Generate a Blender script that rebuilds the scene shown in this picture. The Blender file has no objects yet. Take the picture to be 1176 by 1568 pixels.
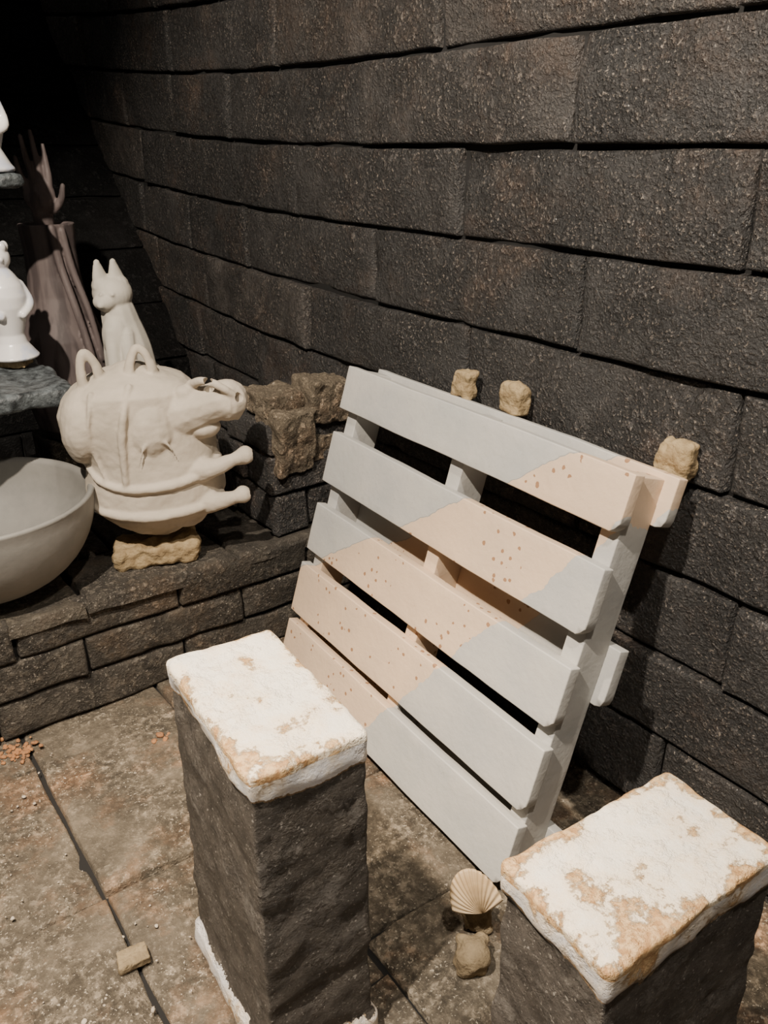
import bpy, bmesh, math, random
from mathutils import Vector, Matrix, noise, Euler
random.seed(7)
DEBUG=None
H=1.4; FD=1.03
WD=Vector((-.593,.805,0)).normalized()   # along the long wall, away from viewer
ND=Vector((.805,.593,0)).normalized()    # toward the long wall
UP=Vector((0,0,1))
def zD(D): return (FD-D)*H
def P3(x,y,D): return Vector((x*H,y*H,zD(D)))
def WN(w,n,D=FD): return WD*(w*H)+ND*(n*H)+UP*zD(D)
# ------------------------------------------------------------ materials
class NT:
    def __init__(s,name):
        s.m=bpy.data.materials.new(name); s.m.use_nodes=True
        s.t=s.m.node_tree; s.b=s.t.nodes['Principled BSDF']; s.tc=s.n('ShaderNodeTexCoord')
    def n(s,typ,**k):
        n=s.t.nodes.new(typ)
        for a,v in k.items(): setattr(n,a,v)
        return n
    def l(s,a,b): s.t.links.new(a,b)
    def noise(s,scale,detail=4,rough=.55,vec=None,dist=0):
        n=s.n('ShaderNodeTexNoise'); n.inputs['Scale'].default_value=scale; n.inputs['Detail'].default_value=detail
        n.inputs['Roughness'].default_value=rough; n.inputs['Distortion'].default_value=dist
        s.l(vec or s.tc.outputs['Object'],n.inputs['Vector']); return n.outputs['Fac']
    def vor(s,scale,feat='F1'):
        n=s.n('ShaderNodeTexVoronoi'); n.feature=feat; n.inputs['Scale'].default_value=scale
        s.l(s.tc.outputs['Object'],n.inputs['Vector']); return n.outputs['Distance']
    def ramp(s,f,stops):
        r=s.n('ShaderNodeValToRGB'); e=r.color_ramp.elements
        while len(e)<len(stops): e.new(.5)
        for i,(p,c) in enumerate(stops):
            e[i].position=p
            if not hasattr(c,'__len__'): c=(c,c,c)
            e[i].color=(*c,1)
        s.l(f,r.inputs[0]); return r.outputs[0]
    def mix(s,f,a,b,bt='MIX'):
        m=s.n('ShaderNodeMix',data_type='RGBA',blend_type=bt)
        for sock,v in ((m.inputs[0],f),(m.inputs[6],a),(m.inputs[7],b)):
            if hasattr(v,'links') or isinstance(v,bpy.types.NodeSocket): s.l(v,sock)
            elif hasattr(v,'__len__'): sock.default_value=(*v,1)
            else: sock.default_value=v
        return m.outputs[2]
    def math(s,op,a,b=0,clamp=False):
        m=s.n('ShaderNodeMath',operation=op); m.use_clamp=clamp
        for i,v in enumerate((a,b)):
            if isinstance(v,bpy.types.NodeSocket): s.l(v,m.inputs[i])
            else: m.inputs[i].default_value=v
        return m.outputs[0]
    def xyz(s,sock=None):
        n=s.n('ShaderNodeSeparateXYZ'); s.l(sock or s.tc.outputs['Object'],n.inputs[0]); return n.outputs
    def bump(s,h,strength,dist,prev=None):
        b=s.n('ShaderNodeBump'); b.inputs['Strength'].default_value=strength; b.inputs['Distance'].default_value=dist
        s.l(h,b.inputs['Height'])
        if prev: s.l(prev,b.inputs['Normal'])
        return b.outputs[0]
    def out(s,col,rough=.6,nor=None,spec=.5):
        if isinstance(col,bpy.types.NodeSocket): s.l(col,s.b.inputs['Base Color'])
        else: s.b.inputs['Base Color'].default_value=(*col,1)
        if isinstance(rough,bpy.types.NodeSocket): s.l(rough,s.b.inputs['Roughness'])
        else: s.b.inputs['Roughness'].default_value=rough
        s.b.inputs['Specular IOR Level'].default_value=spec
        if nor: s.l(nor,s.b.inputs['Normal'])
        return s.m

def brick_mat(name,dark,mid,light,speck=(.35,.3,.25),speck_amt=.66,brown=(.10,.055,.035),bs=1.0,rough=.62,spec=.6,con=1.0):
    k=NT(name)
    g=k.n('ShaderNodeNewGeometry'); ri=g.outputs['Random Per Island']
    c=k.ramp(ri,[(0,dark),(.35,mid),(.75,mid),(1,light)])
    n1=k.noise(3.2,7,.7); n2=k.noise(55,5,.65); n3=k.noise(160,4,.6); n0=k.noise(9,8,.75); nr=k.noise(5,4,.6)
    area=k.ramp(nr,[(.40,.18),(.58,1)])
    grain=k.mix(area,(.5,.5,.5),k.ramp(n2,[(.42,0),(.58,1)]))
    c=k.mix(k.ramp(n1,[(.50,0),(.66,.85)]),c,brown)
    c=k.mix(con,c,k.mix(1.0,c,k.ramp(n0,[(.3,.35),(.5,1),(.7,2.0)]),'MULTIPLY'))
    c=k.mix(k.math('MULTIPLY',area,con),c,k.mix(1.0,c,k.ramp(n2,[(.36,.35),(.5,1),(.64,2.2)]),'MULTIPLY'))
    c=k.mix(k.math('MULTIPLY',k.ramp(n3,[(speck_amt-.03,0),(speck_amt+.02,.8)]),area),c,speck)
    v=k.vor(60)
    b=k.bump(grain,1.0*bs,.010)
    b=k.bump(k.mix(area,(.5,.5,.5),k.ramp(v,[(.05,0),(.3,1)])),.7*bs,.006,b)
    b=k.bump(k.ramp(n3,[(.4,0),(.6,1)]),.8*bs,.003,b)
    return k.out(c,k.ramp(n2,[(.4,rough+.2),(.6,rough-.12)]),b,spec)

M_wall=brick_mat('soot_brick',(.013,.012,.0112),(.024,.022,.0205),(.050,.043,.037),(.26,.22,.18),.62,(.046,.031,.022),1.0,.50,.8)
M_shade=brick_mat('shade_black',(.004,.004,.004),(.006,.006,.006),(.008,.008,.008),(.02,.02,.02),.75,(.006,.005,.005),1.0,.7,.2)  # shade beyond the lit wall, put into the brick colour
M_floor=brick_mat('floor_paver',(.066,.055,.041),(.095,.079,.058),(.125,.104,.076),(.42,.37,.29),.63,(.15,.085,.045),.5,.75,.35,.85)
M_ledge=brick_mat('ledge_brick',(.034,.030,.024),(.051,.044,.035),(.078,.066,.050),(.34,.30,.25),.64,(.080,.056,.036),.7,.7,.4,.85)
M_rubble=brick_mat('rubble_brick',(.15,.122,.088),(.17,.138,.098),(.20,.16,.11),(.36,.31,.24),.64,(.11,.072,.045),1.0,.8,.3,.7)
M_deep=NT('dark_mortar'); M_deep.noise(5); M_deep=M_deep.out((.008,.0075,.007),.95)

def clay_mat(name,col,col2,bs=.4,rough=.75,ns=12,spec=.35):
    k=NT(name); n=k.noise(ns,6,.6); n2=k.noise(90,4)
    c=k.mix(k.ramp(n,[(.35,0),(.65,1)]),col,col2)
    b=k.bump(n,bs,.01); b=k.bump(n2,bs,.002,b)
    return k.out(c,rough,b,spec)
M_pig=clay_mat('unglazed_cream_clay',(.48,.42,.34),(.41,.36,.29),.3,.8)
M_bisque=clay_mat('bisque_white',(.56,.52,.45),(.48,.45,.39),.2,.7)
M_bowl=clay_mat('grey_stoneware',(.24,.23,.21),(.195,.19,.175),.15,.6)
def mauve():
    k=NT('mauve_clay'); x,y,z=k.xyz()
    m=k.n('ShaderNodeMapping'); m.inputs['Scale'].default_value=(28,28,2.2); k.l(k.tc.outputs['Object'],m.inputs[0])
    n=k.noise(1,3,.5,m.outputs[0]); n2=k.noise(12,5)
    c=k.mix(k.ramp(n,[(.48,0),(.62,1)]),(.125,.100,.096),(.066,.052,.051))
    return k.out(c,.6,k.bump(n2,.15,.01),.35)
M_mauve=mauve()
M_slab=clay_mat('slate_slab',(.14,.16,.17),(.02,.023,.025),.9,.4,34)
M_pad=clay_mat('wadding_clay',(.36,.27,.15),(.22,.155,.08),1.0,.9,40)
M_shell=clay_mat('shell_cream',(.50,.38,.24),(.38,.27,.15),.2,.5)
M_orange=clay_mat('orange_crumbs',(.36,.17,.07),(.24,.12,.06),1.,.9,40)
M_grit=clay_mat('grit_stone',(.30,.25,.19),(.5,.45,.38),1.,.9,9)
M_dull=clay_mat('dull_clay',(.26,.20,.12),(.16,.12,.07),1.0,.9,40)
def glaze():
    k=NT('white_glaze'); n=k.noise(14,3)
    c=k.mix(k.ramp(n,[(.52,0),(.64,.6)]),(.78,.76,.74),(.45,.52,.70))
    return k.out(c,.25,None,.6)
M_glaze=glaze()
# ------------------------------------------------------------ mesh utils
def mk(name,vs,fs,mat,smooth=True,mods=None):
    me=bpy.data.meshes.new(name); me.from_pydata([tuple(v) for v in vs],[],fs); me.update()
    o=bpy.data.objects.new(name,me); bpy.context.scene.collection.objects.link(o)
    if mat: me.materials.append(mat)
    if smooth:
        me.polygons.foreach_set('use_smooth',[True]*len(me.polygons))
    return o
def fbm(p,s,o=3): return noise.fractal(Vector(p)*s,1.0,2.0,o)
class Bricks:
    def __init__(s,warp=None): s.v=[]; s.f=[]; s.mi=[]; s.warp=warp
    def add(s,o,eu,ev,en,lu,lv,amp=.006,gap=.0025,cell=.026,rnd=.008,jit=.004,skirt=.04,mi=0,edge=.005):
        off=random.uniform(-jit,jit); tu=random.uniform(-jit,jit)*.7; tv=random.uniform(-jit,jit)*.7
        def axis(L):
            a=gap; b=L-gap
            n=max(2,int((b-a-2*rnd)/cell))
            ls=[a,a+rnd*.25,a+rnd*.6]+[a+rnd+(b-a-2*rnd)*i/n for i in range(n+1)]+[b-rnd*.6,b-rnd*.25,b]
            return ls
        us=axis(lu); vs_=axis(lv); base=len(s.v); nu=len(us); nv=len(vs_)
        seed=Vector((random.random()*50,random.random()*50,random.random()*50))
        for j,v in enumerate(vs_):
            for i,u in enumerate(us):
                d=min(u-gap,lu-gap-u,v-gap,lv-gap-v)
                p=o+eu*u+ev*v
                q=p+seed
                e=noise.noise(q*14)
                r=rnd*(1.0+.8*e)
                if i in(0,nu-1) or j in(0,nv-1): h=-skirt
                else: h=-rnd*(1-min(1,d/r))**2*.9
                h+=amp*fbm(q,7,4)+off+tu*(u/lu-.5)*2+tv*(v/lv-.5)*2
                if d<.03: h-=max(0,noise.noise(q*9)-.35)*.045
                cu=edge*noise.noise(q*6+Vector((9,0,0))); cv=edge*noise.noise(q*6+Vector((0,9,0)))
                wv=max(0,1-d/.06)
                p=p+en*h+eu*cu*wv+ev*cv*wv
                if s.warp: p=s.warp(p)
                s.v.append(p)
        flip=eu.cross(ev).dot(en)<0
        for j in range(nv-1):
            for i in range(nu-1):
                a=base+j*nu+i; q=(a,a+1,a+nu+1,a+nu)
                s.f.append(q[::-1] if flip else q); s.mi.append(mi)
    def box(s,corners,mi):
        b=len(s.v); s.v+=corners
        for q in((0,3,2,1),(4,5,6,7),(0,1,5,4),(1,2,6,5),(2,3,7,6),(3,0,4,7)):
            s.f.append(tuple(b+i for i in q)); s.mi.append(mi)
    def done(s,name,mats):
        o=mk(name,s.v,s.f,None)
        for m in mats:o.data.materials.append(m)
        o.data.polygons.foreach_set('material_index',s.mi)
        return o
def prism(w0,w1,n0,n1,D0,D1):
    return [WN(w0,n0,D0),WN(w1,n0,D0),WN(w1,n1,D0),WN(w0,n1,D0),WN(w0,n0,D1),WN(w1,n0,D1),WN(w1,n1,D1),WN(w0,n1,D1)]
# ------------------------------------------------------------ right wall
NW=.985; CH=.145
def rise(p):
    w=p.dot(WD)/H
    d=.030*max(0,w-1.3)**2 if w<2.9 else .030*1.6**2+.1*(w-2.9)
    return p+UP*d*H
B=Bricks(rise)
jo={-2:1.167,-1:.869,0:.578,1:.826,2:.548,3:.80,4:.50,5:.86,6:.6,-3:.9,-4:1.2,-5:.95,-6:1.2}
for j in range(-6,8):
    D0=j*CH; D1=min((j+1)*CH,FD+.05)
    if D1<=D0+.01: continue
    s0=jo.get(j,.7)*1.0186
    step=.535
    w=s0-step*4
    while w<3.4:
        L=step+random.uniform(-.02,.02)
        if j<3: L=step
        if w>1.75: L*=.62
        if w+L>-1.0:
            B.add(WN(w,NW,D1),WD,UP,-ND,L*H,(D1-D0)*H,amp=.010,jit=.009,gap=.0035,rnd=.011)
        w+=L
B.box(prism(-1.2,3.6,NW+.016,NW+.25,FD+.1,-1.1),1)
wall_right=B.done('wall_right',[M_wall,M_deep])
# ------------------------------------------------------------ end wall (lean follows the shadow edge, near-black colour stands for shade)
def WE(D): return max(2.33,2.43+(.48-D)*.945)
def lean(p):
    D=FD-p.z/H
    return p+WD*(WE(D)*H)
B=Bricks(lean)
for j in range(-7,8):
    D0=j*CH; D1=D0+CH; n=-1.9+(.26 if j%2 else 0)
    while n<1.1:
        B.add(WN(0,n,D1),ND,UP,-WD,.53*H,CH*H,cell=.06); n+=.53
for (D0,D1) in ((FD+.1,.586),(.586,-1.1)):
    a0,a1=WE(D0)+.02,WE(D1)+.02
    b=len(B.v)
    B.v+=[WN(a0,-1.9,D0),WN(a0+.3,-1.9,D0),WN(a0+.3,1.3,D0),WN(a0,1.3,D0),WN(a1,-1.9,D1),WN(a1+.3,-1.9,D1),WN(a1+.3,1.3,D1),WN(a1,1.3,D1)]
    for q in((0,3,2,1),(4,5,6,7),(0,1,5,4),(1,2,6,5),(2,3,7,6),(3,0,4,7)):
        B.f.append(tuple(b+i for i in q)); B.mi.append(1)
B.done('wall_back',[M_shade,M_deep])
# ------------------------------------------------------------ brick ledge
WL=1.43; LD=.79
B=Bricks()
lh=(FD-LD)/3
for r in range(3):
    D1=FD-lh*r; n=-.9+(.0 if r!=1 else .17)+.02*r
    while n<NW-.03:
        L=min(random.uniform(.30,.38),NW-n)
        B.add(WN(WL,n,D1),ND,UP,-WD,L*H,lh*H,amp=.010,jit=.008,rnd=.013,mi=0); n+=L
w=WL-.004; row=0
while w<2.2:
    dw=.20; n=-.95+(.15 if row%2 else 0.02)
    while n<NW-.03:
        L=min(random.uniform(.29,.36),NW-n)
        B.add(WN(w,n,LD),ND,WD,UP,L*H,dw*H,amp=.008,jit=.005,rnd=.013); n+=L
    w+=dw; row+=1
B.box(prism(WL+.02,2.32,-.95,NW-.003,FD-.005,LD+.018),1)
B.done('brick_ledge',[M_ledge,M_deep])
# ------------------------------------------------------------ short broken pier in the corner
PN=.775; PE=1.74
B=Bricks()
pd=[.785,.69,.60,.53]
for r in range(3):
    Da,Db=pd[r],pd[r+1]
    n=PN
    for L in ([.21] if r==1 else [.09,.12]):
        B.add(WN(1.455,n,Da),ND,UP,-WD,L*H,(Da-Db)*H,amp=.012,jit=.010,rnd=.014,mi=0); n+=L
    w=1.455
    for L in ((.13,.155) if r%2 else (.19,.095)):
        B.add(WN(w,PN,Da),WD,UP,-ND,L*H,(Da-Db)*H,amp=.010,jit=.008,rnd=.014,mi=0); w+=L
B.box(prism(1.475,PE-.01,PN+.02,NW-.003,LD-.008,.545),1)
w=1.455
ev=(WN(0,NW,.515)-WN(0,PN,.53)); lv=ev.length; ev.normalize()
en=ev.cross(WD); en=en if en.z>0 else -en
for L in (.15,.135):
    B.add(WN(w,PN,.53),WD,ev,en,L*H,lv,amp=.012,jit=.010,rnd=.014); w+=L
pier=B.done('wall_pier',[M_wall,M_deep])
def rough_box(name,dims,mat,r=.012,amp=.006,cell=.012,seed=0,freq=12,fn=None):
    dx,dy,dz=dims; vs=[];fs=[];key={}
    hx,hy,hz=dx/2,dy/2,dz/2
    def lin(a):
        d=2*a; n=max(2,int((d-2*r)/cell))
        return [-a,-a+r*.3,-a+r*.65]+[-a+r+(d-2*r)*i/n for i in range(n+1)]+[a-r*.65,a-r*.3,a]
    X,Y,Z=lin(hx),lin(hy),lin(hz)
    nx,ny,nz=len(X)-1,len(Y)-1,len(Z)-1
    sd=Vector((seed*3.1,seed*7.7,seed*1.3))
    def vid(i,j,k):
        if (i,j,k) in key: return key[(i,j,k)]
        p=Vector((X[i],Y[j],Z[k]))
        c=Vector((max(-hx+r,min(hx-r,p.x)),max(-hy+r,min(hy-r,p.y)),max(-hz+r,min(hz-r,p.z))))
        d=p-c
        if d.length>1e-6:
            m=max(abs(d.x),abs(d.y),abs(d.z)); nn=d.normalized(); p=c+nn*m
        else: nn=Vector((0,0,1))
        q=p+sd
        p=p+nn*amp*(fbm(q,freq,4)+.6*noise.noise(q*freq*.3))
        if fn: p=fn(p,nn)
        key[(i,j,k)]=len(vs); vs.append(p); return key[(i,j,k)]
    for i in range(nx):
        for j in range(ny):
            fs.append((vid(i,j,0),vid(i,j+1,0),vid(i+1,j+1,0),vid(i+1,j,0)))
            fs.append((vid(i,j,nz),vid(i+1,j,nz),vid(i+1,j+1,nz),vid(i,j+1,nz)))
    for i in range(nx):
        for k in range(nz):
            fs.append((vid(i,0,k),vid(i+1,0,k),vid(i+1,0,k+1),vid(i,0,k+1)))
            fs.append((vid(i,ny,k),vid(i,ny,k+1),vid(i+1,ny,k+1),vid(i+1,ny,k)))
    for j in range(ny):
        for k in range(nz):
            fs.append((vid(0,j,k),vid(0,j,k+1),vid(0,j+1,k+1),vid(0,j+1,k)))
            fs.append((vid(nx,j,k),vid(nx,j+1,k),vid(nx,j+1,k+1),vid(nx,j,k+1)))
    return mk(name,vs,fs,mat)
def place(o,loc,xdir=None,tilt=None):
    if xdir is not None:
        x=Vector(xdir).normalized(); y=UP.cross(x).normalized()
        R=Matrix((x,y,UP)).transposed().to_4x4()
    else: R=Matrix.Identity(4)
    if tilt: R=R@Euler(tilt).to_matrix().to_4x4()
    o.matrix_world=Matrix.Translation(loc)@R
    return o
# broken rubble bricks set in the head of the pier
for i,(w,n,D,dm,t) in enumerate([(1.478,.830,.575,(.13,.12,.19),(.03,.03,.08)),(1.488,.930,.505,(.16,.12,.13),(.03,.14,.06)),(1.525,.835,.500,(.16,.14,.07),(0.05,0.05,.1)),(1.480,.895,.60,(.11,.08,.08),(.1,.1,.1))]):
    o=rough_box('brick_%d'%(i+1),dm,M_rubble,.008,.012,.007,i+3,18); place(o,WN(w,n,D),ND,t); o.parent=pier
# ------------------------------------------------------------ floor
B=Bricks()
n0=.19*1.03; 
cols=[-1.57,-1.28,-.99,-.70,-.41,-.10,n0,n0+.27,n0+.54,NW+.02]
for c in range(len(cols)-1):
    a,b=cols[c],cols[c+1]
    w=.944*1.03-.35*5-(.13 if c%2 else 0)
    if c==5: w=.944*1.03-.35*5
    while w<WL+.02:
        L=.35 if c in(5,6) else random.uniform(.27,.38)
        B.add(WN(w,a,FD),ND,WD,UP,(b-a)*H,L*H,amp=.009,jit=.005,rnd=.009,gap=.002,edge=.008); w+=L
B.box(prism(-1.0,WE(FD),-1.6,NW+.05,FD+.15,FD+.01),1)
B.done('floor',[M_floor,M_deep])
# ------------------------------------------------------------ pallet
Pv=Vector((-.56,.83,0)).normalized(); Uv=Vector((.2358,.164,.958)); Uv=(Uv-Pv*Uv.dot(Pv)).normalized(); Nv=Pv.cross(Uv)
A=P3(.1695,.885,1.0)
def pallet_mat():
    k=NT('pallet_clay'); x,y,z=k.xyz()
    wob=k.math('MULTIPLY',k.math('SUBTRACT',k.noise(9,5,.6),.5),.07)
    a1=k.math('MULTIPLY_ADD',y,-1.43); a1.node.inputs[2].default_value=(.11+1.43*.636)*H
    a2=k.math('MULTIPLY_ADD',y,-.71); a2.node.inputs[2].default_value=(.049+.71*.508)*H
    xx=k.math('ADD',x,wob)
    m1=k.math('LESS_THAN',xx,a1); m2=k.math('GREATER_THAN',xx,a2)
    mk_=k.math('MULTIPLY',m1,m2)
    n=k.noise(6,5,.6); nf=k.noise(60,5)
    grey=k.mix(k.ramp(n,[(.3,0),(.7,1)]),(.38,.38,.365),(.47,.45,.41))
    peach=k.mix(k.ramp(n,[(.3,0),(.7,1)]),(.66,.49,.34),(.56,.43,.31))
    v=k.n('ShaderNodeTexVoronoi'); v.inputs['Scale'].default_value=46; k.l(k.tc.outputs['Object'],v.inputs['Vector'])
    spots=k.math('LESS_THAN',k.math('ADD',v.outputs['Distance'],k.math('MULTIPLY',nf,.5)),.47)
    area=k.math('GREATER_THAN',k.noise(5,2),.50)
    pick=k.n('ShaderNodeSeparateColor'); k.l(v.outputs['Color'],pick.inputs[0])
    sp=k.math('MULTIPLY',k.math('MULTIPLY',spots,area),k.math('GREATER_THAN',pick.outputs[0],.35))
    peach2=k.mix(sp,peach,(.32,.18,.10))
    c=k.mix(mk_,grey,peach2)
    c=k.mix(k.math('LESS_THAN',k.math('ABSOLUTE',k.math('SUBTRACT',xx,a1)),.0018),c,(.33,.32,.30))
    b=k.bump(nf,.25,.004); b=k.bump(k.math('MULTIPLY',mk_,-1),.8,.002,k.bump(n,.3,.01,b)); b=k.bump(k.math('MULTIPLY',sp,-1),.8,.003,b)
    return k.out(c,.6,b,.35)
M_pal=pallet_mat()
pv=[];pf=[]
def pbox(x0,x1,y0,y1,z0,z1,r=.006,seed=0,ch=0):
    o=rough_box('tmp',(x1-x0,y1-y0,z1-z0),None,r,.0008,.016,seed,10)
    c=Vector(((x0+x1)/2,(y0+y1)/2,(z0+z1)/2)); b=len(pv)
    bow=random.uniform(-.002,.002)
    for v in o.data.vertices:
        q=v.co+c
        q.y+=bow*math.sin(q.x*5)+.0025*noise.noise(Vector((q.x*5,seed*3,0)))
        if ch:
            dx=q.x-x0; dy=q.y-y0
            s=ch-(dx+dy)
            if s>0: q.x+=s*.5; q.y+=s*.5
        pv.append(q)
    for f in o.data.polygons: pf.append([b+i for i in f.vertices])
    me=o.data; bpy.data.objects.remove(o); bpy.data.meshes.remove(me)
W_=.70*H; T=.10*H; tb=.021*H
for i,(s0,s1) in enumerate([(0.0,.1050),(.127,.2340),(.264,.3620),(.4085,.510),(.559,.642)]):
    pbox(random.uniform(-.006,.006),W_+random.uniform(-.006,.006),s0*H,s1*H,0,tb,.003,i+1,.018)
for i,a in enumerate([.008,.335,.660]):
    pbox(a*H,(a+.032)*H,.004*H,.638*H,tb-.001,T-tb+.001,.003,i+11)
for i,(s0,s1) in enumerate([(.0,.085),(.297,.39),(.572,.646)]):
    pbox(-.018,W_+.012,s0*H,s1*H,T-tb,T,.003,i+21,.012)
pal=mk('pallet',pv,pf,M_pal)
pal.matrix_world=Matrix.Translation(A)@Matrix((Pv,Uv,Nv)).transposed().to_4x4()
# ------------------------------------------------------------ brick pillars
def pillar_mat(hx,hy,hz,name,side,side2,th):
    k=NT(name); x,y,z=k.xyz()
    n=k.noise(9,6,.65); nb=k.noise(7,6,.65); nf=k.noise(90,6,.7); nm=k.noise(26,8,.75); nd=k.noise(11,6,.7)
    wob=k.math('MULTIPLY',k.math('SUBTRACT',n,.5),.09)
    zz=k.math('ADD',z,wob)
    white_top=k.math('GREATER_THAN',zz,hz-.052)
    rim=k.math('GREATER_THAN',zz,hz-.057)
    white_bot=k.math('LESS_THAN',zz,-hz+.05)
    wm=k.math('MAXIMUM',white_top,white_bot)
    ex=k.math('SUBTRACT',k.math('ABSOLUTE',x),hx-.020); ey=k.math('SUBTRACT',k.math('ABSOLUTE',y),hy-.020)
    e=k.math('MINIMUM',k.math('MULTIPLY',k.math('MAXIMUM',ex,ey),4.0),.07)
    e=k.math('MAXIMUM',e,-.035)
    top=k.math('GREATER_THAN',z,hz-.016)
    e2=k.math('MULTIPLY',top,e)
    st=k.math('ADD',e2,k.math('ADD',k.math('MULTIPLY',nb,.85),k.math('MULTIPLY',nm,.25)))
    stain=k.ramp(st,[(th,0),(th+.03,.9)])
    soft=k.ramp(st,[(th-.10,0),(th+.01,.6)])
    stcol=k.mix(k.ramp(nf,[(.42,0),(.58,1)]),(.34,.17,.055),(.58,.38,.18))
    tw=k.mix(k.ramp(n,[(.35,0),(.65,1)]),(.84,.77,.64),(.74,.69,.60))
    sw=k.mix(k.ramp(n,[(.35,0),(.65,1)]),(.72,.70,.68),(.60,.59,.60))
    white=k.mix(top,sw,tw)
    white=k.mix(soft,white,(.74,.58,.36))
    white=k.mix(stain,white,stcol)
    dk=k.mix(k.ramp(n,[(.35,0),(.65,1)]),side,side2)
    dk=k.mix(1.0,dk,k.ramp(nm,[(.3,.5),(.7,1.6)]),'MULTIPLY')
    dk=k.mix(k.ramp(k.noise(150,3),[(.62,0),(.68,.7)]),dk,(.38,.35,.31))
    dk=k.mix(k.ramp(nd,[(.57,0),(.63,.65)]),dk,(.20,.185,.165))
    dk=k.mix(k.math('MULTIPLY',rim,.7),dk,(.42,.27,.13))
    c=k.mix(wm,dk,white)
    att=k.math('SUBTRACT',1.0,k.math('MULTIPLY',wm,.7))
    b=k.bump(k.math('MULTIPLY',nm,att),1.0,.018); b=k.bump(k.math('MULTIPLY',nf,att),.8,.008,b); b=k.bump(k.ramp(nd,[(.50,0),(.58,1)]),.5,.006,b)
    b=k.bump(stain,.5,.003,b)
    return k.out(c,.65,b,.35)
def pillar(corner_pts,Dtop,side,side2,seed,th):
    c=sum((Vector((p[0],p[1],0)) for p in corner_pts),Vector())/4*H
    L=Vector(corner_pts[1]).to_3d()-Vector(corner_pts[0]).to_3d(); S=Vector(corner_pts[3]).to_3d()-Vector(corner_pts[0]).to_3d()
    lx=(L.length+(Vector(corner_pts[2])-Vector(corner_pts[3])).length)/2*H; ly=(S.length+(Vector(corner_pts[2])-Vector(corner_pts[1])).length)/2*H
    h=zD(Dtop); hz=h/2
    def fn(p,nn):
        t=p.z-hz+.058+.02*noise.noise(Vector((p.x*12,p.y*12,seed)))
        out=Vector((nn.x,nn.y,0))
        if t>0: p=p+out*.004*min(1,t/.01)
        if p.z<-hz+.05: p=p+out*.010
        if abs(p.z)<hz-.03: p=p-out*.008*max(0,noise.noise(Vector((p.x*5,p.y*5,p.z*16+seed))))
        p.x*=1-.02*(p.z/hz); p.y*=1-.02*(p.z/hz)
        return p
    o=rough_box('brick_pillar',(lx,ly,h),pillar_mat(lx/2,ly/2,hz,'pillar_mat_%d'%seed,side,side2,th),.007,.0040,.009,seed,20,fn)
    place(o,Vector((c.x,c.y,hz+.004)),L.normalized())
    return o
pillar([(-.257,.826),(-.124,.615),(-.020,.7055),(-.151,.902)],.562,(.065,.055,.044),(.105,.093,.08),4,.605)
pillar([(.117,.582),(.314,.710),(.377,.591),(.180,.463)],.622,(.065,.055,.046),(.105,.093,.08),9,.57)
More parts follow.
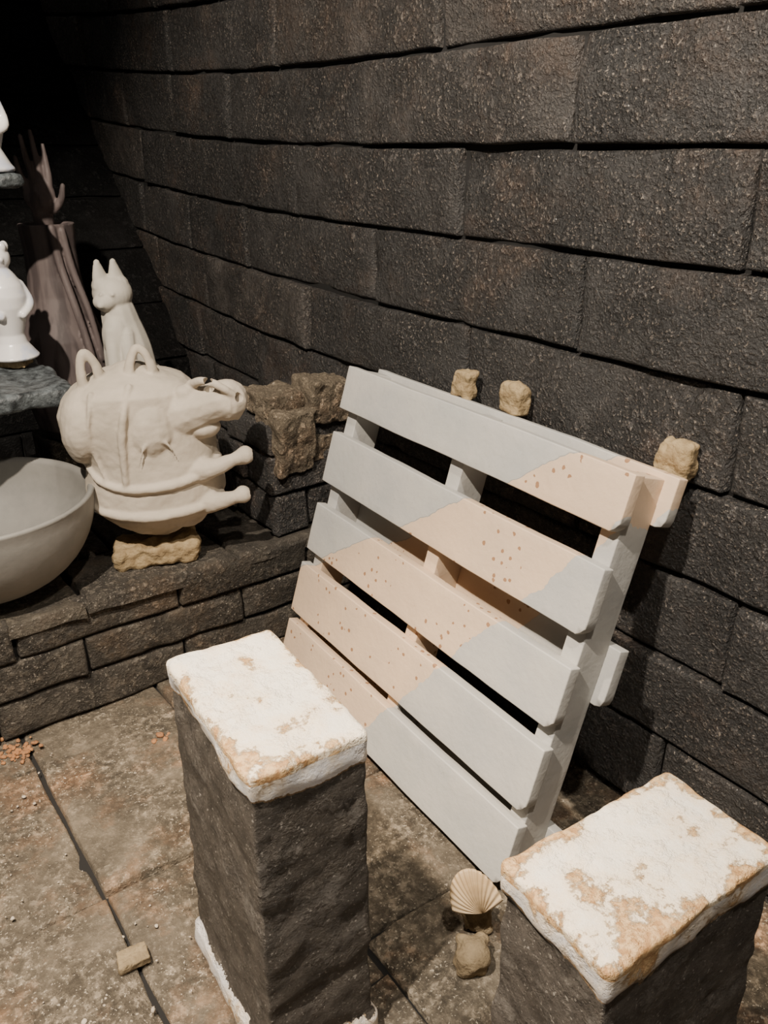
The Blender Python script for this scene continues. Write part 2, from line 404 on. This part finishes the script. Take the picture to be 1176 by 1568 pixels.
# ------------------------------------------------------------ organic sculpt helper
class Blob:
    def __init__(s): s.v=[]; s.f=[]
    def ell(s,c,r,rot=(0,0,0),seg=24,ring=16):
        R=Euler(rot).to_matrix(); b=len(s.v); c=Vector(c)
        if not hasattr(r,'__len__'): r=(r,r,r)
        s.v.append(c+R@Vector((0,0,r[2])))
        for i in range(1,ring):
            t=math.pi*i/ring
            for j in range(seg):
                a=2*math.pi*j/seg
                s.v.append(c+R@Vector((r[0]*math.sin(t)*math.cos(a),r[1]*math.sin(t)*math.sin(a),r[2]*math.cos(t))))
        s.v.append(c+R@Vector((0,0,-r[2]))); e=len(s.v)-1
        for j in range(seg):
            s.f.append((b,b+1+j,b+1+(j+1)%seg)); s.f.append((e,e-seg+(j+1)%seg,e-seg+j))
        for i in range(ring-2):
            for j in range(seg):
                a=b+1+i*seg+j; d=b+1+i*seg+(j+1)%seg
                s.f.append((a,a+seg,d+seg,d))
    def tube(s,pts,rad,seg=12,sub=6,flat=1.0):
        pts=[Vector(p) for p in pts]; n=len(pts)
        if not hasattr(rad,'__len__'): rad=[rad]*n
        P=[];R=[]
        for i in range(n-1):
            p0=pts[max(0,i-1)];p1=pts[i];p2=pts[i+1];p3=pts[min(n-1,i+2)]
            for k in range(sub):
                t=k/sub
                P.append(.5*((2*p1)+(p2-p0)*t+(2*p0-5*p1+4*p2-p3)*t*t+(3*p1-p0-3*p2+p3)*t**3)); R.append(rad[i]*(1-t)+rad[i+1]*t)
        P.append(pts[-1]);R.append(rad[-1])
        b=len(s.v); u=None
        for i,p in enumerate(P):
            tg=(P[min(i+1,len(P)-1)]-P[max(i-1,0)]).normalized()
            if u is None:
                u=tg.orthogonal().normalized()
            u=(u-tg*u.dot(tg)).normalized(); w=tg.cross(u)
            for j in range(seg):
                a=2*math.pi*j/seg; s.v.append(p+(u*math.cos(a)+w*math.sin(a)*flat)*R[i])
        m=len(P)
        for i in range(m-1):
            for j in range(seg):
                a=b+i*seg+j;d=b+i*seg+(j+1)%seg
                s.f.append((a,d,d+seg,a+seg))
        s.f.append(tuple(b+j for j in range(seg))[::-1]); s.f.append(tuple(b+(m-1)*seg+j for j in range(seg)))
        s.ell(P[0],R[0]*.98,seg=10,ring=8); s.ell(P[-1],R[-1]*.98,seg=10,ring=8)
    def lathe(s,prof,seg=64,c=(0,0,0)):
        b=len(s.v); c=Vector(c)
        for r,z in prof:
            for j in range(seg):
                a=2*math.pi*j/seg; s.v.append(c+Vector((r*math.cos(a),r*math.sin(a),z)))
        for i in range(len(prof)-1):
            for j in range(seg):
                a=b+i*seg+j;d=b+i*seg+(j+1)%seg; s.f.append((a,d,d+seg,a+seg))
        s.f.append(tuple(b+j for j in range(seg))[::-1]); m=len(prof)-1
        s.f.append(tuple(b+m*seg+j for j in range(seg)))
    def obj(s,name,mat,vox=.004,smooth=4,disp=0,dscale=.05):
        o=mk(name,s.v,s.f,mat)
        if vox:
            r=o.modifiers.new('r','REMESH'); r.mode='VOXEL'; r.voxel_size=vox; r.use_smooth_shade=True
            if smooth:
                q=o.modifiers.new('s','SMOOTH'); q.factor=.5; q.iterations=smooth
        if disp:
            t=bpy.data.textures.new(name+'_t','CLOUDS'); t.noise_scale=dscale
            d=o.modifiers.new('d','DISPLACE'); d.texture=t; d.strength=disp; d.mid_level=.5
        return o
# ------------------------------------------------------------ pig-like vessel
pxs=.00178; pzs=.00188
def L(px,py,y=0): return Vector(((px-265)*pxs,y,(700-py)*pzs))
S=Blob()
sil=[(834,232,292),(822,212,308),(808,190,330),(792,172,352),(778,160,366),(765,154,372),(745,156,370),(725,160,366),(705,160,362),(690,152,362),(672,140,360),(655,131,358),(640,130,352),(622,138,345),(606,152,335),(594,170,322),(584,190,290),(576,215,262)]
b0=len(S.v); seg=72
for (py,xl,xr) in sil:
    cx=((xl+xr)/2-265)*pxs; rx=(xr-xl)/2*pxs; z=(700-py)*pzs
    ry=min(.14,rx*.85)
    for j in range(seg):
        a=2*math.pi*j/seg
        c_,s_=math.cos(a),math.sin(a); e=.85
        S.v.append(Vector((cx+rx*math.copysign(abs(c_)**e,c_),ry*math.copysign(abs(s_)**e,s_),z)))
for i in range(len(sil)-1):
    for j in range(seg):
        a=b0+i*seg+j;d=b0+i*seg+(j+1)%seg; S.f.append((a,d,d+seg,a+seg))
S.f.append(tuple(b0+j for j in range(seg))[::-1]); m_=len(sil)-1; S.f.append(tuple(b0+m_*seg+j for j in range(seg)))
def fy(px,py,extra=.0):
    for i in range(len(sil)-1):
        a,b=sil[i],sil[i+1]
        if a[0]>=py>=b[0]:
            t=(a[0]-py)/(a[0]-b[0]); xl=a[1]*(1-t)+b[1]*t; xr=a[2]*(1-t)+b[2]*t
            rx=(xr-xl)/2*pxs; ry=min(.14,rx*.85); u=abs((px-(xl+xr)/2)*pxs/rx)
            if u<1: return -ry*(1-u**(2/.85))**(.85/2)-extra
            return -extra
    return -extra
S.ell(L(243,603,.0),(.075,.075,.065))
S.ell(L(168,650,-.045),(.060,.085,.105),(0,.12,0))
S.ell(L(262,655,-.055),(.085,.105,.115))
for (a,b_,c) in [((176,612),(184,546),(203,606)),((238,616),(259,543),(280,606))]:
    S.tube([L(*a,-.055),L((a[0]+b_[0])/2-5,(a[1]+b_[1])/2-8,-.05),L(b_[0]-2,b_[1]+3,-.045),L((c[0]+b_[0])/2+3,(c[1]+b_[1])/2-10,-.045),L(*c,-.04)],[.014,.011,.009,.010,.016],flat=1.3)
S.tube([L(300,642,-.06),L(328,632,-.085),L(350,626,-.10),L(366,622,-.105),L(379,622,-.105)],[.080,.066,.052,.052,.058])
S.tube([L(328,596,-.10),L(343,587,-.14),L(360,591,-.15),L(374,600,-.155),L(388,612,-.145)],[.014,.012,.011,.011,.012])
S.ell(L(386,628,-.105),(.018,.042,.046),(0,-.25,0))
S.ell(L(340,662,-.078),(.050,.054,.030))
S.ell(L(318,608,-.10),(.030,.030,.024))
S.tube([L(318,726,-.09),L(350,718,-.125),L(378,708,-.13),L(398,703,-.13)],[.045,.026,.018,.027])
S.tube([L(318,778,-.08),L(352,774,-.115),L(378,768,-.125),L(391,765,-.125)],[.045,.026,.018,.025])
def ridge(pts,r,ex=.0,flat=1):
    S.tube([L(x,y,fy(x,y,ex)) for x,y in pts],r,seg=10,sub=5,flat=flat)
ridge([(160,700),(180,726),(215,737),(260,738),(305,733),(340,724),(360,714)],[.006,.010,.011,.012,.013,.013,.012],.003)
ridge([(157,762),(178,774),(215,780),(260,782),(305,780),(340,776),(360,768)],[.007,.011,.012,.013,.013,.014,.012],.004)
ridge([(217,735),(219,700),(221,660),(228,625),(240,592)],[.006,.010,.011,.010,.010],.004)
ridge([(190,728),(180,690),(176,655),(180,625),(186,600)],[.003,.004,.005,.006,.008],.004)
ridge([(240,700),(250,674),(266,664),(284,672),(294,692)],[.002,.004,.005,.004,.002],.014)
ridge([(330,782),(325,800),(308,812),(285,806)],[.010,.013,.014,.005],.001)
ridge([(200,808),(235,820),(262,836)],[.003,.008,.012],.0)
ridge([(262,838),(276,822),(300,806)],[.014,.010,.004],.0)
pig=S.obj('pig_shaped_vessel',M_pig,.004,2,.005,.035)
pc=P3(-.461,1.565,.550)
place(pig,pc,(.957,.29,0))
cut=Blob()
cut.tube([L(384,706,-.13),L(430,702,-.13)],[.015,.018]); cut.tube([L(378,767,-.125),L(430,763,-.125)],[.013,.016])
cut.tube([L(350,573,-.17),L(352,603,-.125)],[.014,.010]);cut.tube([L(406,606,-.17),L(380,620,-.125)],[.015,.012])
cm=mk('tmpcut',cut.v,cut.f,None)
rc=cm.modifiers.new('r','REMESH'); rc.mode='VOXEL'; rc.voxel_size=.003
cm.matrix_world=pig.matrix_world
bm_=pig.modifiers.new('b','BOOLEAN'); bm_.object=cm; bm_.operation='DIFFERENCE'; bm_.solver='EXACT'
bpy.context.view_layer.update()
dg=bpy.context.evaluated_depsgraph_get()
me=bpy.data.meshes.new_from_object(pig.evaluated_get(dg))
if len(me.polygons)>1000:
    pig.modifiers.clear(); pig.data=me; me.polygons.foreach_set('use_smooth',[True]*len(me.polygons))
    if not me.materials: me.materials.append(M_pig)
else: pig.modifiers.remove(bm_)
bpy.data.objects.remove(cm)
def pad(loc,dims,seed,name='clay_lump',mat=None,xd=(1,0,0),tilt=None):
    o=rough_box(name,dims,mat or M_pad,min(dims)*.25,min(dims)*.22,min(dims)/10,seed,26); return place(o,loc,xd,tilt)
pad(P3(-.475,1.545,.765),(.23,.14,.062),2,'clay_stand',xd=(.957,.29,0))
# ------------------------------------------------------------ cat figurine
S=Blob(); s=.00213
def C(px,py,y=0): return Vector(((px-205)*s,y,(500-py)*s*1.05))
S.ell(C(194,459),(.064,.062,.057)); S.ell(C(182,468,-.035),(.038,.036,.030)); S.ell(C(176,471,-.06),(.014,.014,.012))
for x,tx,yy in((180,177,-.01),(203,200,.0)):
    S.tube([C(x+1,448,yy),C((x+tx)/2,432,yy),C(tx,415,yy)],[.036,.026,.011],flat=.7)
S.tube([C(197,475),C(201,500),C(206,540),C(210,600)],[.052,.062,.080,.092])
S.ell(C(193,520,-.035),(.048,.045,.08)); S.ell(C(220,590,.01),(.085,.09,.072))
S.tube([C(187,510,-.05),C(184,560,-.075),C(184,622,-.085)],[.028,.022,.024]); S.tube([C(207,515,-.05),C(207,560,-.085),C(206,622,-.09)],[.028,.022,.024])
S.tube([C(250,615,.05),C(262,600,-.01),C(250,618,-.07)],[.018,.016,.012])
S.ell(C(178,457,-.058),.007);S.ell(C(194,457,-.062),.007)
cat=S.obj('cat_figurine',M_bisque,.004,3)
cp=WN(1.94,.668,.377); place(cat,cp,(.957,.29,0))
top=cp.z-.318; bh=top-zD(LD)
o=rough_box('brick_stand',(.17,.17,bh-.012),M_ledge,.012,.004,.014,5); place(o,WN(1.925,.665,0),ND); o.location.z=zD(LD)+bh/2+.004
# ------------------------------------------------------------ mauve vase with a hand
S=Blob(); vz=zD(.68); vh=zD(.165)-vz
S.lathe([(.10,0),(.13,.04),(.148,.12),(.152,.20),(.148,.28),(.136,.35),(.112,.42),(.093,.49),(.085,.56),(.083,.64),(.088,vh-.01),(.090,vh),(.068,vh),(.05,vh-.03)])
hb=vh-.03
S.tube([(-.005,0,hb-.05),(-.005,0,hb+.05),(-.008,0,hb+.10)],[.034,.038,.044],flat=.6)
S.ell((-.006,0,hb+.115),(.050,.026,.058))
fing=[(-.040,.20,-.060,-.012),(-.018,.262,-.034,-.02),(.004,.275,-.004,-.01),(.026,.235,.026,.0)]
for bx,ht,tx,ty in fing:
    S.tube([(bx,0,hb+.12),(bx*1.15,-.004,hb+.12+(ht-.12)*.45),((bx+tx)/2*1.1,ty*.6,hb+.12+(ht-.12)*.8),(tx,ty,hb+ht+.03)],[.0125,.0115,.010,.007],sub=5)
S.tube([(.030,0,hb+.07),(.058,-.012,hb+.10),(.070,-.018,hb+.145)],[.015,.012,.008])
S.tube([(.02,-.085,vh-.01),(.03,-.088,vh-.12),(.06,-.115,vh-.26),(.09,-.13,vh-.42),(.10,-.12,vh-.56)],[.014,.013,.013,.012,.008])
S.tube([(.05,-.07,vh-.02),(.065,-.07,vh-.14),(.10,-.085,vh-.28),(.125,-.09,vh-.44)],[.012,.012,.011,.008])
vase=S.obj('vase_with_hand',M_mauve,.0045,2)
place(vase,WN(2.12,.575,.68),(.957,.29,0)); 
bh=zD(.68)-zD(LD)
o=rough_box('brick_base',(.24,.20,bh-.014),M_ledge,.012,.004,.016,6); place(o,WN(2.16,.57,LD),ND); o.location.z=zD(LD)+bh/2
# ------------------------------------------------------------ bowl
S=Blob(); rb=.217*H; hb_=.176*H
pr=[]
for i in range(13):
    t=i/12; r=.085+(rb-.085)*math.sin(t*math.pi/2)**.85; z=hb_*(1-math.cos(t*math.pi/2))**.9
    pr.append((r,z+.004))
pr=[(.075,0),(.085,.0)]+pr+[(rb+.003,hb_+.010),(rb-.004,hb_+.015),(rb-.014,hb_+.010)]
for i in range(12,-1,-1):
    t=i/12; r=max(.004,(rb-.018)*math.sin(t*math.pi/2)**.85); z=.022+(hb_-.022)*(1-math.cos(t*math.pi/2))**.9
    pr.append((r,z))
S.lathe(pr,96); bowl=S.obj('ceramic_bowl',M_bowl,0)
place(bowl,P3(-.770,1.420,LD)+UP*.008)
# ------------------------------------------------------------ slabs, figures on the left
def slab(name,w0,w1,n0,n1,D,th,seed):
    o=rough_box(name,((n1-n0)*H,(w1-w0)*H,th),M_slab,.018,.014,.014,seed,9)
    place(o,WN((w0+w1)/2,(n0+n1)/2,D)-UP*th/2,ND); return o
slab('stone_shelf_slab',1.63,1.97,-.28,.455,.43,.055,3)
slab('stone_shelf_slab',1.86,1.955,-.28,.484,.050,.040,6)
def colb(D0,D1,seed,w=1.74):
    h=(D0-D1)*H
    o=rough_box('brick_column',(.22,.22,h-.008),M_ledge,.012,.006,.02,seed); place(o,WN(w,-.18,D0)+UP*h/2,ND)
colb(LD-.006,.43+.055/H+.003,11,1.80); colb(.43-.004,.050+.040/H+.003,12,1.87)
S=Blob()
S.lathe([(.066,0),(.072,.006),(.064,.016),(.044,.045),(.038,.07),(.050,.11),(.062,.15),(.064,.18),(.056,.21),(.038,.24),(.026,.255),(.022,.262)],40)
S.ell((0,0,.285),(.036,.036,.036)); 
for k_ in range(6):
    a=k_*math.pi/3; S.ell((.024*math.cos(a),.024*math.sin(a),.315),(.012,.012,.016))
S.ell((.0,-.032,.283),(.009,.012,.009))
S.tube([(.045,-.01,.21),(.060,-.03,.16),(.03,-.055,.13)],[.014,.013,.011]); S.tube([(-.045,-.01,.21),(-.060,-.03,.16),(-.03,-.055,.13)],[.014,.013,.011])
f=S.obj('white_figurine',M_glaze,.0035,3); place(f,WN(1.86,.398,.43)+UP*.028,(.93,.36,0),(0,0,.3))
pad(WN(1.86,.398,.43)+UP*.014,(.08,.07,.020),8,'clay_wad')
S=Blob()
S.lathe([(.055,0),(.06,.008),(.05,.02),(.03,.06),(.046,.11),(.050,.16),(.030,.21),(.024,.22)],40); S.ell((0.0,0,.258),(.055,.055,.060)); S.ell((.012,-.045,.255),(.012,.014,.010))
S.tube([(.035,0,.18),(.05,-.03,.12),(.015,-.05,.10)],[.013,.012,.010]); S.tube([(-.035,0,.18),(-.05,-.03,.12),(-.015,-.05,.10)],[.013,.012,.010])
f=S.obj('white_figurine',M_glaze,.0035,3); place(f,WN(1.908,.432,.050)+UP*.004,(.93,.36,0))
# ------------------------------------------------------------ wadding behind pallet
for i,(x,y,D,r) in enumerate([(.1385,1.425,.385,.062),(.212,1.325,.382,.066),(.402,1.072,.398,.070)]):
    pad(P3(x,y,D)+ND*.008,(r,.038,r*1.1),20+i,'wadding_ball',xd=WD)
# ------------------------------------------------------------ seashell + clay
def shell():
    vs=[];fs=[];na,nr=73,18
    for i in range(nr+1):
        t=i/nr
        for j in range(na):
            a=(j/(na-1)-.5)*math.radians(150)
            rr=t*(1-.12*(a/1.3)**2)
            rib=.0015*math.cos(j*math.pi*2/5)*min(1,t*2)
            x=math.sin(a)*rr*.055; y=math.cos(a)*rr*.085
            z=.038*math.sin(min(1,t*.98)*math.pi*.62)**.7*max(0,math.cos(a*.85))**.6+rib if t>0 else 0
            vs.append(Vector((x,y,z)))
    for i in range(nr):
        for j in range(na-1):
            a=i*na+j; fs.append((a,a+1,a+na+1,a+na))
    o=mk('seashell',vs,fs,M_shell)
    s_=o.modifiers.new('s','SOLIDIFY'); s_.thickness=.004; s_.offset=-1
    return o
sh=shell()
zc=Vector((-.30,-.75,.45)).normalized(); yc=Vector((-.35,.25,.9)); yc=(yc-zc*yc.dot(zc)).normalized(); xc=yc.cross(zc)
sh.matrix_world=Matrix.Translation(P3(.137,.817,.967))@Matrix((xc,yc,zc)).transposed().to_4x4()@Matrix.Scale(1.1,4)
pad(P3(.118,.785,1.03)+UP*.030,(.060,.055,.055),31,mat=M_dull)
pad(P3(.133,.850,1.03)+UP*.037,(.06,.06,.07),33,mat=M_dull)
pad(P3(-.345,.79,1.03)+UP*.014,(.06,.045,.020),34,mat=M_dull,tilt=(0,0,.5))
# ------------------------------------------------------------ debris
def crumbs(name,mat,spots,seed):
    random.seed(seed); vs=[];fs=[]
    bm=bmesh.new(); bmesh.ops.create_icosphere(bm,subdivisions=2,radius=1); bv=[v.co.copy() for v in bm.verts]; bf=[[v.index for v in f.verts] for f in bm.faces]; bm.free()
    for (p,r) in spots:
        b=len(vs); sd=Vector((random.random()*9,random.random()*9,random.random()*9)); sc=Vector((random.uniform(.7,1.3),random.uniform(.7,1.3),random.uniform(.4,.8)))
        for v in bv:
            q=Vector((v.x*sc.x,v.y*sc.y,v.z*sc.z))*r*(1+.5*noise.noise(v*1.8+sd)); vs.append(p+q+UP*r*.35)
        fs+=[[b+i for i in f] for f in bf]
    return mk(name,vs,fs,mat)
random.seed(5)
sp=[]
for i in range(450):
    sp.append((WN(random.uniform(.35,1.41),random.uniform(-.6,.27),FD)+UP*.003,random.choice([.0012,.0015,.002,.002,.003,.005])))
crumbs('gravel',M_grit,sp,1)
sp=[]
def floorpt(px,py):
    u=px-600;v=py-800; D=.9143*v+522.6; k=FD/D; return Vector((u*k*H,(1179.4-.4051*v)*k*H,0))
for (px,py,n,sg,r) in [(25,1175,80,.024,.006),(250,1155,6,.010,.012)]:
    for i in range(n):
        p=floorpt(px,py)+Vector((random.gauss(0,sg),random.gauss(0,sg),.002)); sp.append((p,r*random.uniform(.3,1.2)))
crumbs('clay_crumbs',M_orange,sp,3)
# ------------------------------------------------------------ lights
def spot(name,loc,tgt,W,ang,blend,size,col):
    l=bpy.data.lights.new(name,'SPOT'); l.energy=W; l.spot_size=math.radians(ang); l.spot_blend=blend; l.shadow_soft_size=size; l.color=col
    o=bpy.data.objects.new(name,l); bpy.context.scene.collection.objects.link(o); o.location=loc
    o.rotation_euler=(Vector(tgt)-Vector(loc)).to_track_quat('-Z','Y').to_euler(); return o
spot('spotlight',(-.75,.15,3.0),(.0,1.7,.85),680,86,.45,.03,(1,.88,.74))
spot('spotlight',(.35,.1,3.1),(.5,1.3,.6),220,75,.7,.05,(1,.90,.78))
spot('spotlight',(-1.1,.8,3.0),(-.42,.95,.3),580,46,.7,.05,(1,.82,.62))  # extra lamp added to brighten the left pillar top and nearby floor
w=bpy.data.worlds.new('World'); bpy.context.scene.world=w; w.use_nodes=True
w.node_tree.nodes['Background'].inputs[0].default_value=(1,.94,.88,1); w.node_tree.nodes['Background'].inputs[1].default_value=.07
# ------------------------------------------------------------ camera
cd=bpy.data.cameras.new('camera'); cam=bpy.data.objects.new('camera',cd); bpy.context.scene.collection.objects.link(cam)
cam.location=(0,0,FD*H); cam.rotation_euler=(math.radians(90-23.9),0,0)
cd.sensor_fit='VERTICAL'; cd.sensor_height=36; cd.sensor_width=27; cd.lens=36*1290/1600; cd.clip_start=.02
if DEBUG:
    px,py,z=DEBUG; cd.lens*=z; cd.shift_x=(px-600)/1600*z; cd.shift_y=-(py-800)/1600*z
bpy.context.scene.camera=cam
# ------------------------------------------------------------ align the room with the world axes
bpy.context.view_layer.update()
R=Matrix.Rotation(math.atan2(ND.y,ND.x)*-1,4,'Z')
for o in list(bpy.context.scene.objects):
    if o.parent: continue
    if o.type=='MESH' and o.matrix_world==Matrix.Identity(4) and not o.children: o.data.transform(R)
    else: o.matrix_world=R@o.matrix_world
